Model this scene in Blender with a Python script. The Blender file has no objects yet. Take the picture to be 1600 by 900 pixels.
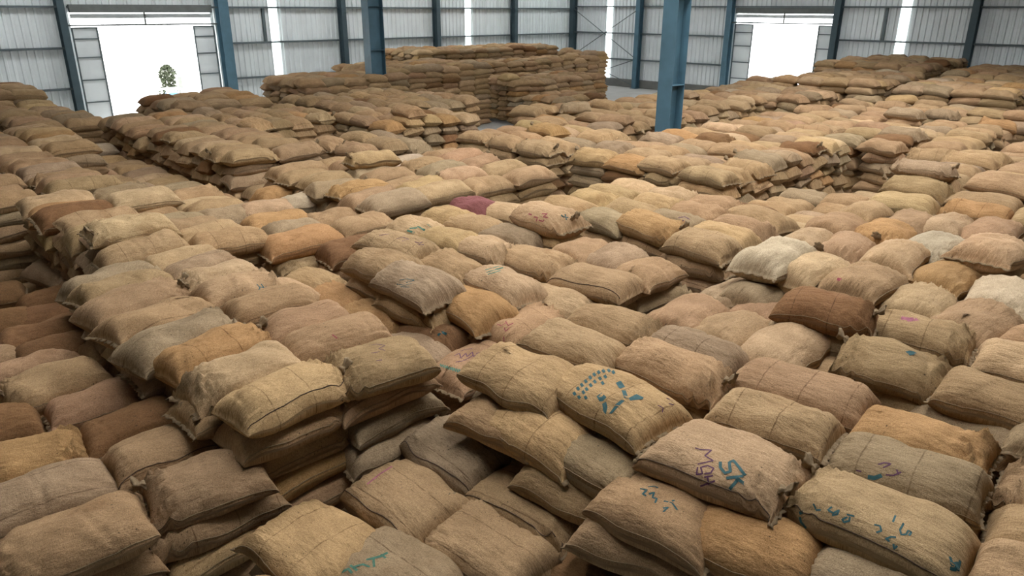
import bpy, bmesh, math, random
import numpy as np
from mathutils import Vector, Matrix, Euler
from mathutils.bvhtree import BVHTree

# ------------------------------------------------------------------ camera, sky, exposure
scene = bpy.context.scene
COL = scene.collection
CAM_H = 4.3                       # eye height above the concrete floor
F_PX, PITCH, ROLL = 1150.0, math.radians(20.8), math.radians(0.22)
XR, YL = 36.4, 31.25              # the two far walls (right wall at X = XR, left wall at Y = YL)

cam_data = bpy.data.cameras.new('camera')
cam_data.sensor_width = 36.0
cam_data.lens = F_PX / 1600.0 * 36.0
cam_data.clip_end = 400
cam = bpy.data.objects.new('camera', cam_data)
COL.objects.link(cam)
fwd = Vector((math.cos(PITCH) * math.sqrt(.5), math.cos(PITCH) * math.sqrt(.5), -math.sin(PITCH)))
q = fwd.to_track_quat('-Z', 'Y')
cam.matrix_world = Matrix.Translation((0, 0, CAM_H)) @ q.to_matrix().to_4x4() @ Matrix.Rotation(ROLL, 4, 'Z')
scene.camera = cam

world = bpy.data.worlds.new('overcast')
scene.world = world
world.use_nodes = True
bg = world.node_tree.nodes['Background']
bg.inputs['Color'].default_value = (0.96, 0.98, 1.0, 1)
bg.inputs['Strength'].default_value = 6.0

scene.view_settings.view_transform = 'Standard'
scene.view_settings.look = 'None'
scene.view_settings.exposure = 0.92
scene.view_settings.gamma = 1.0
scene.view_settings.use_curve_mapping = False
scene.cycles.use_denoising = True
scene.cycles.max_bounces = 8
scene.cycles.diffuse_bounces = 3

ROOF_Z = 8.0
SKY_X0, SKY_X1 = 1.0, 24.0
SKYLIGHTS = [(1.5, 3.1), (7.0, 8.6), (13.6, 14.0), (20.0, 20.3), (27.4, 28.3)]   # y ranges of unseen roof openings, placed and sized to light sacks and walls

# ------------------------------------------------------------------ helpers
def ray(px, py):
    u, v = px - 800.0, 450.0 - py
    cr, sr = math.cos(ROLL), math.sin(ROLL)
    u, v = u * cr - v * sr, u * sr + v * cr
    return u, F_PX * math.cos(PITCH) + v * math.sin(PITCH), -F_PX * math.sin(PITCH) + v * math.cos(PITCH)

def unp(px, py, h):
    """floor-plan position of a point seen at (px, py) that lies h below the eye"""
    u, f, up = ray(px, py)
    t = -h / up
    c = math.sqrt(.5)
    return np.array([(f + u) * c * t, (f - u) * c * t])

def tag(o, label=None, cat=None, group=None, kind=None):
    if label: o['label'] = label
    if cat: o['category'] = cat
    if group: o['group'] = group
    if kind: o['kind'] = kind
    return o

def empty(name, loc=(0, 0, 0), parent=None):
    o = bpy.data.objects.new(name, None)
    o.location = loc
    COL.objects.link(o)
    if parent: o.parent = parent
    return o

def link(name, me, parent=None, loc=None):
    o = bpy.data.objects.new(name, me)
    COL.objects.link(o)
    if parent: o.parent = parent
    if loc is not None: o.location = loc
    return o

def mesh(name, verts, faces, mat, smooth=False):
    me = bpy.data.meshes.new(name)
    me.from_pydata([tuple(v) for v in verts], [], [tuple(f) for f in faces])
    if mat: me.materials.append(mat)
    if smooth: me.polygons.foreach_set('use_smooth', [True] * len(me.polygons))
    me.update()
    return me

class MB:
    def __init__(self): self.v, self.f = [], []
    def box(self, x0, x1, y0, y1, z0, z1):
        b = len(self.v)
        self.v += [(x0, y0, z0), (x1, y0, z0), (x1, y1, z0), (x0, y1, z0), (x0, y0, z1), (x1, y0, z1), (x1, y1, z1), (x0, y1, z1)]
        self.f += [tuple(b + i for i in f) for f in ((0, 3, 2, 1), (4, 5, 6, 7), (0, 1, 5, 4), (1, 2, 6, 5), (2, 3, 7, 6), (3, 0, 4, 7))]
        return self
    def tube(self, pts, r, n=6):
        b = len(self.v)
        pts = [Vector(p) for p in pts]
        for i, p in enumerate(pts):
            d = (pts[min(i + 1, len(pts) - 1)] - pts[max(i - 1, 0)]).normalized()
            a = d.orthogonal().normalized(); c = d.cross(a)
            rr = r[i] if isinstance(r, (list, tuple)) else r
            for k in range(n):
                t = 2 * math.pi * k / n
                self.v.append(tuple(p + a * (rr * math.cos(t)) + c * (rr * math.sin(t))))
        for i in range(len(pts) - 1):
            for k in range(n):
                k2 = (k + 1) % n
                self.f.append((b + i * n + k, b + i * n + k2, b + (i + 1) * n + k2, b + (i + 1) * n + k))
        self.f.append(tuple(b + k for k in range(n))[::-1])
        e = b + (len(pts) - 1) * n
        self.f.append(tuple(e + k for k in range(n)))
        return self
    def build(self, name, mat, parent=None, loc=None, smooth=False):
        return link(name, mesh(name, self.v, self.f, mat, smooth), parent, loc)

# ------------------------------------------------------------------ materials
def new_mat(name):
    m = bpy.data.materials.new(name)
    m.use_nodes = True
    nt = m.node_tree
    return m, nt, nt.nodes['Principled BSDF']

def nd(nt, kind, **kw):
    n = nt.nodes.new(kind)
    for k, v in kw.items(): setattr(n, k, v)
    return n

def noise(nt, vec, scale, detail=4, rough=.55):
    n = nd(nt, 'ShaderNodeTexNoise')
    n.inputs['Scale'].default_value = scale
    n.inputs['Detail'].default_value = detail
    n.inputs['Roughness'].default_value = rough
    if vec is not None: nt.links.new(vec, n.inputs['Vector'])
    return n.outputs['Fac']

def mrange(nt, val, a, b, c, d):
    n = nd(nt, 'ShaderNodeMapRange')
    for i, x in enumerate((a, b, c, d)): n.inputs[i + 1].default_value = x
    nt.links.new(val, n.inputs[0])
    return n.outputs[0]

def math_n(nt, op, a, b=None, c=None):
    n = nd(nt, 'ShaderNodeMath', operation=op)
    for i, x in enumerate((a, b, c)):
        if x is None: continue
        if isinstance(x, (int, float)): n.inputs[i].default_value = x
        else: nt.links.new(x, n.inputs[i])
    return n.outputs[0]

def mixc(nt, fac, a, b, mode='MIX'):
    n = nd(nt, 'ShaderNodeMix', data_type='RGBA', blend_type=mode)
    for i, x in ((0, fac), (6, a), (7, b)):
        if isinstance(x, (int, float)): n.inputs[i].default_value = x
        elif isinstance(x, tuple): n.inputs[i].default_value = x if len(x) == 4 else (*x, 1)
        else: nt.links.new(x, n.inputs[i])
    return n.outputs[2]

def plain(name, col, rough=.6, metal=0.0, var=.12, scale=3.0, bump=0.0):
    m, nt, p = new_mat(name)
    tc = nd(nt, 'ShaderNodeTexCoord').outputs['Object']
    f = noise(nt, tc, scale, 5)
    c = mixc(nt, mrange(nt, f, .25, .75, 0, 1), tuple(x * (1 - var) for x in col), tuple(min(1, x * (1 + var)) for x in col))
    nt.links.new(c, p.inputs['Base Color'])
    p.inputs['Roughness'].default_value = rough
    p.inputs['Metallic'].default_value = metal
    if bump:
        b = nd(nt, 'ShaderNodeBump'); b.inputs['Strength'].default_value = bump; b.inputs['Distance'].default_value = .01
        nt.links.new(noise(nt, tc, scale * 12, 3), b.inputs['Height']); nt.links.new(b.outputs[0], p.inputs['Normal'])
    return m

def jute_material():
    m, nt, p = new_mat('jute')
    L = nt.links
    uv = nd(nt, 'ShaderNodeUVMap', uv_map='cloth').outputs[0]
    tint = nd(nt, 'ShaderNodeAttribute', attribute_name='tint').outputs['Color']
    aux = nd(nt, 'ShaderNodeAttribute', attribute_name='aux').outputs['Color']
    sa = nd(nt, 'ShaderNodeSeparateColor'); L.new(aux, sa.inputs[0])
    su = nd(nt, 'ShaderNodeSeparateXYZ'); L.new(uv, su.inputs[0])
    # broad mottling and stains of the cloth
    f1 = noise(nt, uv, 5.0, 4, .6)
    c = mixc(nt, 1.0, tint, mixc(nt, mrange(nt, f1, .3, .7, 0, 1), (.80, .77, .72), (1.14, 1.13, 1.10)), 'MULTIPLY')
    f2 = noise(nt, uv, 2.2, 3, .6)
    c = mixc(nt, math_n(nt, 'MULTIPLY', mrange(nt, f2, .56, .78, 0, .75), sa.outputs[2]), c, mixc(nt, 1.0, c, (.52, .40, .30), 'MULTIPLY'))
    # grain of the threads, stretched both ways
    ma = nd(nt, 'ShaderNodeMapping'); ma.inputs['Scale'].default_value = (1, 3.5, 1); L.new(uv, ma.inputs[0])
    mb = nd(nt, 'ShaderNodeMapping'); mb.inputs['Scale'].default_value = (3.5, 1, 1); L.new(uv, mb.inputs[0])
    g = math_n(nt, 'ADD', noise(nt, ma.outputs[0], 48, 3, .7), noise(nt, mb.outputs[0], 48, 3, .7))
    g2 = math_n(nt, 'ADD', g, math_n(nt, 'MULTIPLY', noise(nt, uv, 210, 2, .6), 1.3))
    c = mixc(nt, 1.0, c, mixc(nt, mrange(nt, g2, 1.25, 2.05, 0, 1), (.60, .565, .52), (1.36, 1.36, 1.34)), 'MULTIPLY')
    # woven dark stripe threads: along the sack or around its girth (aux.g selects)
    sel = nd(nt, 'ShaderNodeMix', data_type='FLOAT')
    L.new(sa.outputs[1], sel.inputs[0]); L.new(su.outputs[1], sel.inputs[2]); L.new(su.outputs[0], sel.inputs[3])
    w = math_n(nt, 'ADD', sel.outputs[0], math_n(nt, 'MULTIPLY', math_n(nt, 'SUBTRACT', noise(nt, uv, 3.0, 2), .5), .03))
    fr = math_n(nt, 'ABSOLUTE', math_n(nt, 'SUBTRACT', math_n(nt, 'FRACT', math_n(nt, 'MULTIPLY', w, 1 / .27)), .5))
    line = mrange(nt, fr, .006, .022, 1, 0)
    line = math_n(nt, 'MULTIPLY', math_n(nt, 'MULTIPLY', line, sa.outputs[0]), mrange(nt, noise(nt, uv, 14, 2), .35, .6, .2, .8))
    c = mixc(nt, line, c, mixc(nt, 1.0, c, (.30, .24, .20), 'MULTIPLY'))
    # specks of chaff and dirt
    sp = noise(nt, uv, 60, 2, .5)
    clump = mrange(nt, noise(nt, uv, 4.0, 2), .42, .68, 0, 1)
    spk = math_n(nt, 'MULTIPLY', mrange(nt, sp, .64, .70, 0, .85), clump)
    c = mixc(nt, spk, c, (.035, .025, .016))
    L.new(c, p.inputs['Base Color'])
    p.inputs['Roughness'].default_value = .92
    p.inputs['Specular IOR Level'].default_value = .12
    # relief: weave grain and soft creases
    b1 = nd(nt, 'ShaderNodeBump'); b1.inputs['Strength'].default_value = .3; b1.inputs['Distance'].default_value = .004
    L.new(g2, b1.inputs['Height'])
    mc = nd(nt, 'ShaderNodeMapping'); mc.inputs['Scale'].default_value = (1, 2.2, 1); L.new(uv, mc.inputs[0])
    b2 = nd(nt, 'ShaderNodeBump'); b2.inputs['Strength'].default_value = .85; b2.inputs['Distance'].default_value = .028
    L.new(noise(nt, mc.outputs[0], 7, 4, .55), b2.inputs['Height']); L.new(b1.outputs[0], b2.inputs['Normal'])
    L.new(b2.outputs[0], p.inputs['Normal'])
    return m

M_JUTE = jute_material()
M_SHEET = plain('galvanised_sheet', (.74, .78, .78), .5, .05, .12, .7)
M_GIRT = plain('girt_steel', (.10, .125, .13), .6, .0, .15, 2)
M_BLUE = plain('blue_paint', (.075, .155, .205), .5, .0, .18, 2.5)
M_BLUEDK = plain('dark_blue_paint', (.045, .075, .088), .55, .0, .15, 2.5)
M_CONC = plain('concrete', (.46, .45, .42), .85, 0, .12, 1.2, .3)
M_PLINTH = plain('plinth_concrete', (.17, .17, .155), .9, 0, .2, 2)
M_ROOF = plain('roof_sheet', (.34, .36, .36), .6, .1, .08, 1)
M_TRACK = plain('track_steel', (.13, .14, .13), .6, .1, .2, 3)
M_YARD = plain('yard', (.62, .60, .55), .9, 0, .1, .3)
M_LEAF = plain('leaves', (.028, .036, .014), .8, 0, .4, 3)
M_BARK = plain('bark', (.10, .075, .05), .9, 0, .2, 5)
M_TRUCK = plain('truck_blue', (.10, .30, .55), .5, 0, .05, 2)
M_TRUCKW = plain('truck_white', (.75, .76, .76), .5, 0, .05, 2)
M_GLASS = plain('dark_glass', (.03, .04, .05), .15, 0, .05, 2)
M_TYRE = plain('tyre', (.02, .02, .02), .8, 0, .1, 4)
M_INK = plain('teal_ink', (.018, .075, .08), .8, 0, .3, 60)
M_GREEN = plain('green_ink', (.06, .15, .10), .85, 0, .35, 60)
M_PURPLE = plain('purple_ink', (.085, .025, .06), .8, 0, .3, 60)
M_RED = plain('red_ink', (.26, .05, .06), .85, 0, .3, 60)
M_PINK = plain('pink_dye', (.28, .085, .12), .9, 0, .35, 40)
M_CORD = plain('jute_cord', (.22, .15, .08), .95, 0, .3, 80)
M_DKCORD = plain('dark_thread', (.075, .045, .028), .95, 0, .3, 80)
M_TRANS = bpy.data.materials.new('milky_sheet')
M_TRANS.use_nodes = True
_nt = M_TRANS.node_tree
_nt.nodes.clear()
_o = nd(_nt, 'ShaderNodeOutputMaterial'); _t = nd(_nt, 'ShaderNodeBsdfTranslucent'); _d = nd(_nt, 'ShaderNodeBsdfDiffuse'); _m = nd(_nt, 'ShaderNodeMixShader')
_t.inputs['Color'].default_value = (.9, .95, .95, 1); _d.inputs['Color'].default_value = (.8, .82, .82, 1); _m.inputs[0].default_value = .25
_nt.links.new(_t.outputs[0], _m.inputs[1]); _nt.links.new(_d.outputs[0], _m.inputs[2]); _nt.links.new(_m.outputs[0], _o.inputs[0])

# ------------------------------------------------------------------ the building
X0, Y0 = -14.0, -14.0
fl = MB().box(X0, XR, Y0, YL, -.3, 0).build('floor', M_CONC); tag(fl, kind='structure')
yd = MB().box(-60, 140, YL + .01, 150, -.4, -.1).box(XR + .01, 140, -60, YL, -.4, -.1).build('ground', M_YARD); tag(yd, kind='structure')

def sheet_mesh(name, width, z0, z1, mat, pitch=.25, depth=.05):
    """one corrugated sheet in the local x-z plane, ribs towards -y"""
    prof, x = [], 0.0
    while x < width - 1e-6:
        w = min(pitch, width - x)
        for a, d in ((0, 0), (.52, 0), (.62, -depth), (.90, -depth), (1.0, 0)):
            if a < 1: prof.append((x + a * w, d))
        x += w
    prof.append((width, 0))
    v, f = [], []
    for (px, d) in prof: v += [(px, d, z0), (px, d, z1)]
    n = len(prof)
    for (px, d) in prof: v += [(px, d + .004, z0), (px, d + .004, z1)]
    for i in range(n - 1):
        f.append((2 * i, 2 * i + 2, 2 * i + 3, 2 * i + 1))
        b = 2 * n
        f.append((b + 2 * i, b + 2 * i + 1, b + 2 * i + 3, b + 2 * i + 2))
    return mesh(name, v, f, mat)

WALL_TOP = ROOF_Z
def build_wall(name, origin, rot, length, openings, strips, col_at, girts):
    """openings: (a, b, top) along the wall; strips: centres of milky sheets; rot turns local +x along the wall, ribs inward"""
    root = empty(name, origin); root.rotation_euler = (0, 0, rot); tag(root, kind='structure')
    cuts = {0.0, length}
    for a, b, t in openings: cuts |= {a, b}
    for s in strips: cuts |= {s - .2, s + .2}
    cuts = sorted(cuts)
    cache = {}
    for a, b in zip(cuts[:-1], cuts[1:]):
        mid = (a + b) / 2
        z0, mat, nm = 0.45, M_SHEET, 'sheet'
        for oa, ob, t in openings:
            if oa < mid < ob: z0 = t
        if any(abs(mid - s) < .05 for s in strips): mat, nm = M_TRANS, 'milky_sheet'
        n = max(1, round((b - a) / 1.0)); w = (b - a) / n
        for i in range(n):
            key = (round(w, 3), z0, nm)
            if key not in cache: cache[key] = sheet_mesh(nm, w, z0, WALL_TOP, mat)
            link(nm, cache[key], root, (a + i * w, 0, 0))
    # girts between columns, plinth
    segs = sorted(set([0, length] + col_at))
    for z in girts:
        for a, b in zip(segs[:-1], segs[1:]):
            mid = (a + b) / 2
            if any(oa < mid < ob and z < t for oa, ob, t in openings): continue
            MB().box(a + .1, b - .1, -.20, -.04, z - .035, z + .035).build('girt', M_GIRT, root)
    pc = sorted([0, length] + [v for a, b, t in openings for v in (a, b)])
    for a, b in zip(pc[:-1], pc[1:]):
        if any(oa - .01 < a and b < ob + .01 for oa, ob, t in openings): continue
        MB().box(a, b, -.12, .12, 0, .45).build('plinth', M_PLINTH, root)
    return root

# left wall: along +X at Y = YL, inward is -Y
wl = build_wall('wall_left', (X0, YL, 0), 0, XR - X0, [(8.64 - X0, 13.82 - X0, 4.12)], [16.6 - X0, 27.82 - X0],
                [v - X0 for v in (-8.4, -2.8, 2.85, 8.5, 14.2, 19.84, 25.41, 31.0)], (1.48, 2.90, 4.30, 5.7, 7.1))
# right wall: along -Y at X = XR, inward is -X  (local +x -> world -Y, local -y -> world -X)
wr = build_wall('wall_right', (XR, YL, 0), -math.pi / 2, YL - Y0, [(YL - 20.2, YL - 15.1, 4.12)], [YL - 28.39, YL - 12.14],
                [YL - v for v in (26.06, 20.43, 14.95, 9.32, 3.7, -1.9, -7.5)], (1.55, 2.98, 4.42, 5.8, 7.1))
MB().box(X0 - .2, X0, Y0, YL, 0, ROOF_Z).build('wall_back', M_SHEET)['kind'] = 'structure'
MB().box(X0, XR, Y0 - .2, Y0, 0, ROOF_Z).build('wall_front', M_SHEET)['kind'] = 'structure'
# small posts between girts beside the milky strips
MB().box(16.05 - X0, 16.15 - X0, -.16, -.04, 2.9, 4.3).build('girt_post', M_GIRT, wl)
MB().box(YL - 12.95, YL - 12.85, -.16, -.04, 2.98, 4.42).build('girt_post', M_GIRT, wr)
# unseen roof, its open strips laid out for the light they let in
roof = empty('roof', (0, 0, 0)); tag(roof, kind='structure')
ys = [Y0 - .2] + [v for ab in SKYLIGHTS for v in ab] + [YL + .5]
for a, b in zip(ys[0::2], ys[1::2]): MB().box(X0 - .2, XR + .5, a, b, ROOF_Z, ROOF_Z + .06).build('roof_sheet', M_ROOF, roof)
for y0, y1 in SKYLIGHTS:
    for x in (X0, -8.4, -2.8, 2.85, 8.5, 14.2, 19.84, 25.41, 31.0):
        MB().box(x - .1, x + .1, y0, y1, ROOF_Z - .2, ROOF_Z).build('rafter', M_GIRT, roof)

for y0, y1 in SKYLIGHTS: MB().box(X0 - .2, SKY_X0, y0, y1, ROOF_Z, ROOF_Z + .06).build('roof_sheet', M_ROOF, roof)  # closes the strips' low-x end, added to keep the left side dimmer
for y0, y1 in SKYLIGHTS[:2]: MB().box(SKY_X1, XR + .5, y0, y1, ROOF_Z, ROOF_Z + .06).build('roof_sheet', M_ROOF, roof)  # closes two strips' far end, added to dim the far right piles
# diagonal bracing beside the far corner
br = empty('trim_1', (0, 0, 0)); tag(br, kind='structure')
for p, qq in (((XR - .22, 31.0, 4.3), (XR - .22, 26.2, 1.6)), ((XR - .22, 26.2, 4.3), (XR - .22, 31.0, 1.6)), ((XR - .22, 31.0, 1.6), (XR - .22, 26.2, .1)), ((XR - .22, 26.2, 1.6), (XR - .22, 31.0, .1))):
    MB().tube([p, qq], .022, 6).build('brace_rod', M_GIRT, br)

def column(x, y, h, fw, d, axis, mat, label, stiff=(), group=None, plates=True):
    """H-section; axis: direction in which the web runs"""
    root = empty('steel_column', (x, y, 0)); tag(root, label, 'column', group)
    a, t = d / 2, .016
    def b(x0, x1, y0, y1, z0, z1, nm):
        if axis == 'y': x0, x1, y0, y1 = y0, y1, x0, x1
        MB().box(x0, x1, y0, y1, z0, z1).build(nm, mat, root)
    b(-a, a, -.006, .006, 0, h, 'web')
    b(-a - t, -a, -fw / 2, fw / 2, 0, h, 'flange'); b(a, a + t, -fw / 2, fw / 2, 0, h, 'flange')
    if plates: b(-a - .08, a + .08, -fw / 2 - .06, fw / 2 + .06, 0, .025, 'base_plate')
    for z in stiff:
        b(-a, a, -fw / 2, -.006, z - .006, z + .006, 'stiffener'); b(-a, a, .006, fw / 2, z - .006, z + .006, 'stiffener')
    return root

column(14.2, 9.3, ROOF_Z, .36, .46, 'x', M_BLUE, 'tall blue steel column rising from the sacks, right of centre', (2.75, 4.55))
column(14.2, 20.4, ROOF_Z, .36, .52, 'x', M_BLUE, 'tall blue steel column behind the sacks, left of centre', (3.05, 4.35))
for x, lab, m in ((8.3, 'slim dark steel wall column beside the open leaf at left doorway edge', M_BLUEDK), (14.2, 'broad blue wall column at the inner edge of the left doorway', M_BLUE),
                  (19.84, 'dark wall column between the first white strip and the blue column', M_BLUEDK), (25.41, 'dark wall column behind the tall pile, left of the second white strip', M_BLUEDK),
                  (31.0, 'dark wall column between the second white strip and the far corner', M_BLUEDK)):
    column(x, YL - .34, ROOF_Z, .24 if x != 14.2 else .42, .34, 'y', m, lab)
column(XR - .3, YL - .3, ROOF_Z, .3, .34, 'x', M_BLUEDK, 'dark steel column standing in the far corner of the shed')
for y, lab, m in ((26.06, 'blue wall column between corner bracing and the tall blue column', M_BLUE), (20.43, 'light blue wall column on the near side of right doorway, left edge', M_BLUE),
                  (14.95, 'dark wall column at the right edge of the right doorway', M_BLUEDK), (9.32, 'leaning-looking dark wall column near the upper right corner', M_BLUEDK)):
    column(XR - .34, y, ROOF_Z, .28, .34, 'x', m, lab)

def doorway(name, wall_pt, along, inward, a, b, leaves, axis):
    """frame pieces of a doorway; along/inward are unit vectors"""
    root = empty(name, (0, 0, 0)); tag(root, kind='structure')
    al, iw = Vector(along), Vector(inward)
    def slab(s0, s1, d0, d1, z0, z1, nm, mat, parent):
        ps = [Vector(wall_pt) + al * s + iw * d for s in (s0, s1) for d in (d0, d1)]
        xs = [p.x for p in ps]; yy = [p.y for p in ps]
        return MB().box(min(xs), max(xs), min(yy), max(yy), z0, z1).build(nm, mat, parent)
    slab(a, b, .04, .24, 4.10, 4.38, 'header_beam', M_TRACK, root)
    slab(a - .2, b + .2, .06, .2, 3.64, 3.70, 'door_track', M_TRACK, root)
    slab((a + b) / 2 - .03, (a + b) / 2 + .03, .06, .12, 3.70, 4.1, 'hanger', M_TRACK, root)
    slab(a, b, .10, .104, 3.90, 4.06, 'transom_sheet', M_SHEET, root)
    for z in (3.84,): slab(a, b, .06, .10, z - .012, z + .012, 'transom_bar', M_SHEET, root)
    for la, lb in leaves:
        leaf = empty('door_leaf', (0, 0, 0), root)
        n = max(1, round((lb - la) / .26))
        w = (lb - la) / n
        for k in range(n):
            slab(la + k * w + .015, la + (k + 1) * w - .015, .075, .09, .08, 3.6, 'sheet', M_SHEET, leaf)
        slab(la, lb, .088, .096, .08, 3.6, 'backing_sheet', M_SHEET, leaf)
        for z in (.1, .95, 1.75, 2.55, 3.2, 3.58):
            slab(la, lb, .10, .14, z - .022, z + .022, 'rail', M_GIRT, leaf)
        for s in (la, lb): slab(s - .025, s + .025, .10, .145, .06, 3.6, 'stile', M_GIRT, leaf)
    return root
doorway('door_1', (0, YL, 0), (1, 0, 0), (0, -1, 0), 8.64, 13.82, [(8.62, 9.46), (13.04, 13.86)], 'x')
doorway('door_2', (XR, 0, 0), (0, 1, 0), (-1, 0, 0), 15.1, 20.2, [(15.08, 15.85), (19.22, 20.2)], 'y')
# ------------------------------------------------------------------ outside the left doorway
def small_tree(x, y, h, label):
    root = empty('tree', (x, y, -.1)); tag(root, label, 'tree')
    rng = np.random.default_rng(5)
    MB().tube([(0, 0, 0), (.05, .02, h * .3), (0, .05, h * .6), (.08, 0, h * .9)], [.06, .05, .04, .02], 7).build('trunk', M_BARK, root, smooth=True)
    v, f = [], []
    for i in range(900):
        a, r, z = rng.uniform(0, 6.28), rng.uniform(.1, 1) ** .6, rng.uniform(.22, 1.0)
        rad = .5 * (.9 + .25 * math.sin(z * 9)) * math.sin(min(1, (1.08 - z) * 1.9) * 1.57)
        c = Vector((math.cos(a) * r * rad, math.sin(a) * r * rad, z * h))
        d1 = Vector(rng.normal(size=3)).normalized() * .09; d2 = Vector(rng.normal(size=3)).normalized() * .05
        b = len(v); v += [c - d1, c + d2, c + d1, c - d2]; f.append((b, b + 1, b + 2, b + 3))
    cr = link('crown', mesh('crown', v, f, M_LEAF), root); tag(cr, kind='stuff')
def beyond(px, y):
    u, f_, up = ray(px, 120); return (f_ + u) / (f_ - u) * y
small_tree(beyond(262, 38.4), 38.4, 1.75, 'low dark green shrub in the yard beyond the left doorway')
tnk = empty('water_tank', (beyond(265, 36.6), 36.6, -.1)); tag(tnk, 'blue tank in a white frame beyond the left doorway, before the shrub', 'tank')
MB().tube([(0, 0, .1), (0, 0, .14), (0, 0, .62), (0, 0, .68), (0, 0, .72)], [.27, .30, .30, .24, .10], 18).build('drum', M_TRUCK, tnk, smooth=True)
for sx in (-.34, .34):
    for sy in (-.34, .34): MB().box(sx - .03, sx + .03, sy - .03, sy + .03, 0, .82).build('frame_post', M_TRUCKW, tnk)
for sy in (-.34, .34): MB().box(-.37, .37, sy - .03, sy + .03, .78, .84).build('frame_rail', M_TRUCKW, tnk)
for sx in (-.34, .34): MB().box(sx - .03, sx + .03, -.31, .31, .78, .84).build('frame_rail', M_TRUCKW, tnk)
pst = empty('gate_post', (beyond(279, 37.2), 37.2, -.1)); tag(pst, 'short grey gate post right of the shrub beyond the left doorway', 'post')
MB().box(-.1, .1, -.1, .1, 0, 1.28).build('shaft', M_PLINTH, pst); MB().box(-.13, .13, -.13, .13, 1.28, 1.36).build('cap', M_CONC, pst)

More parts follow.
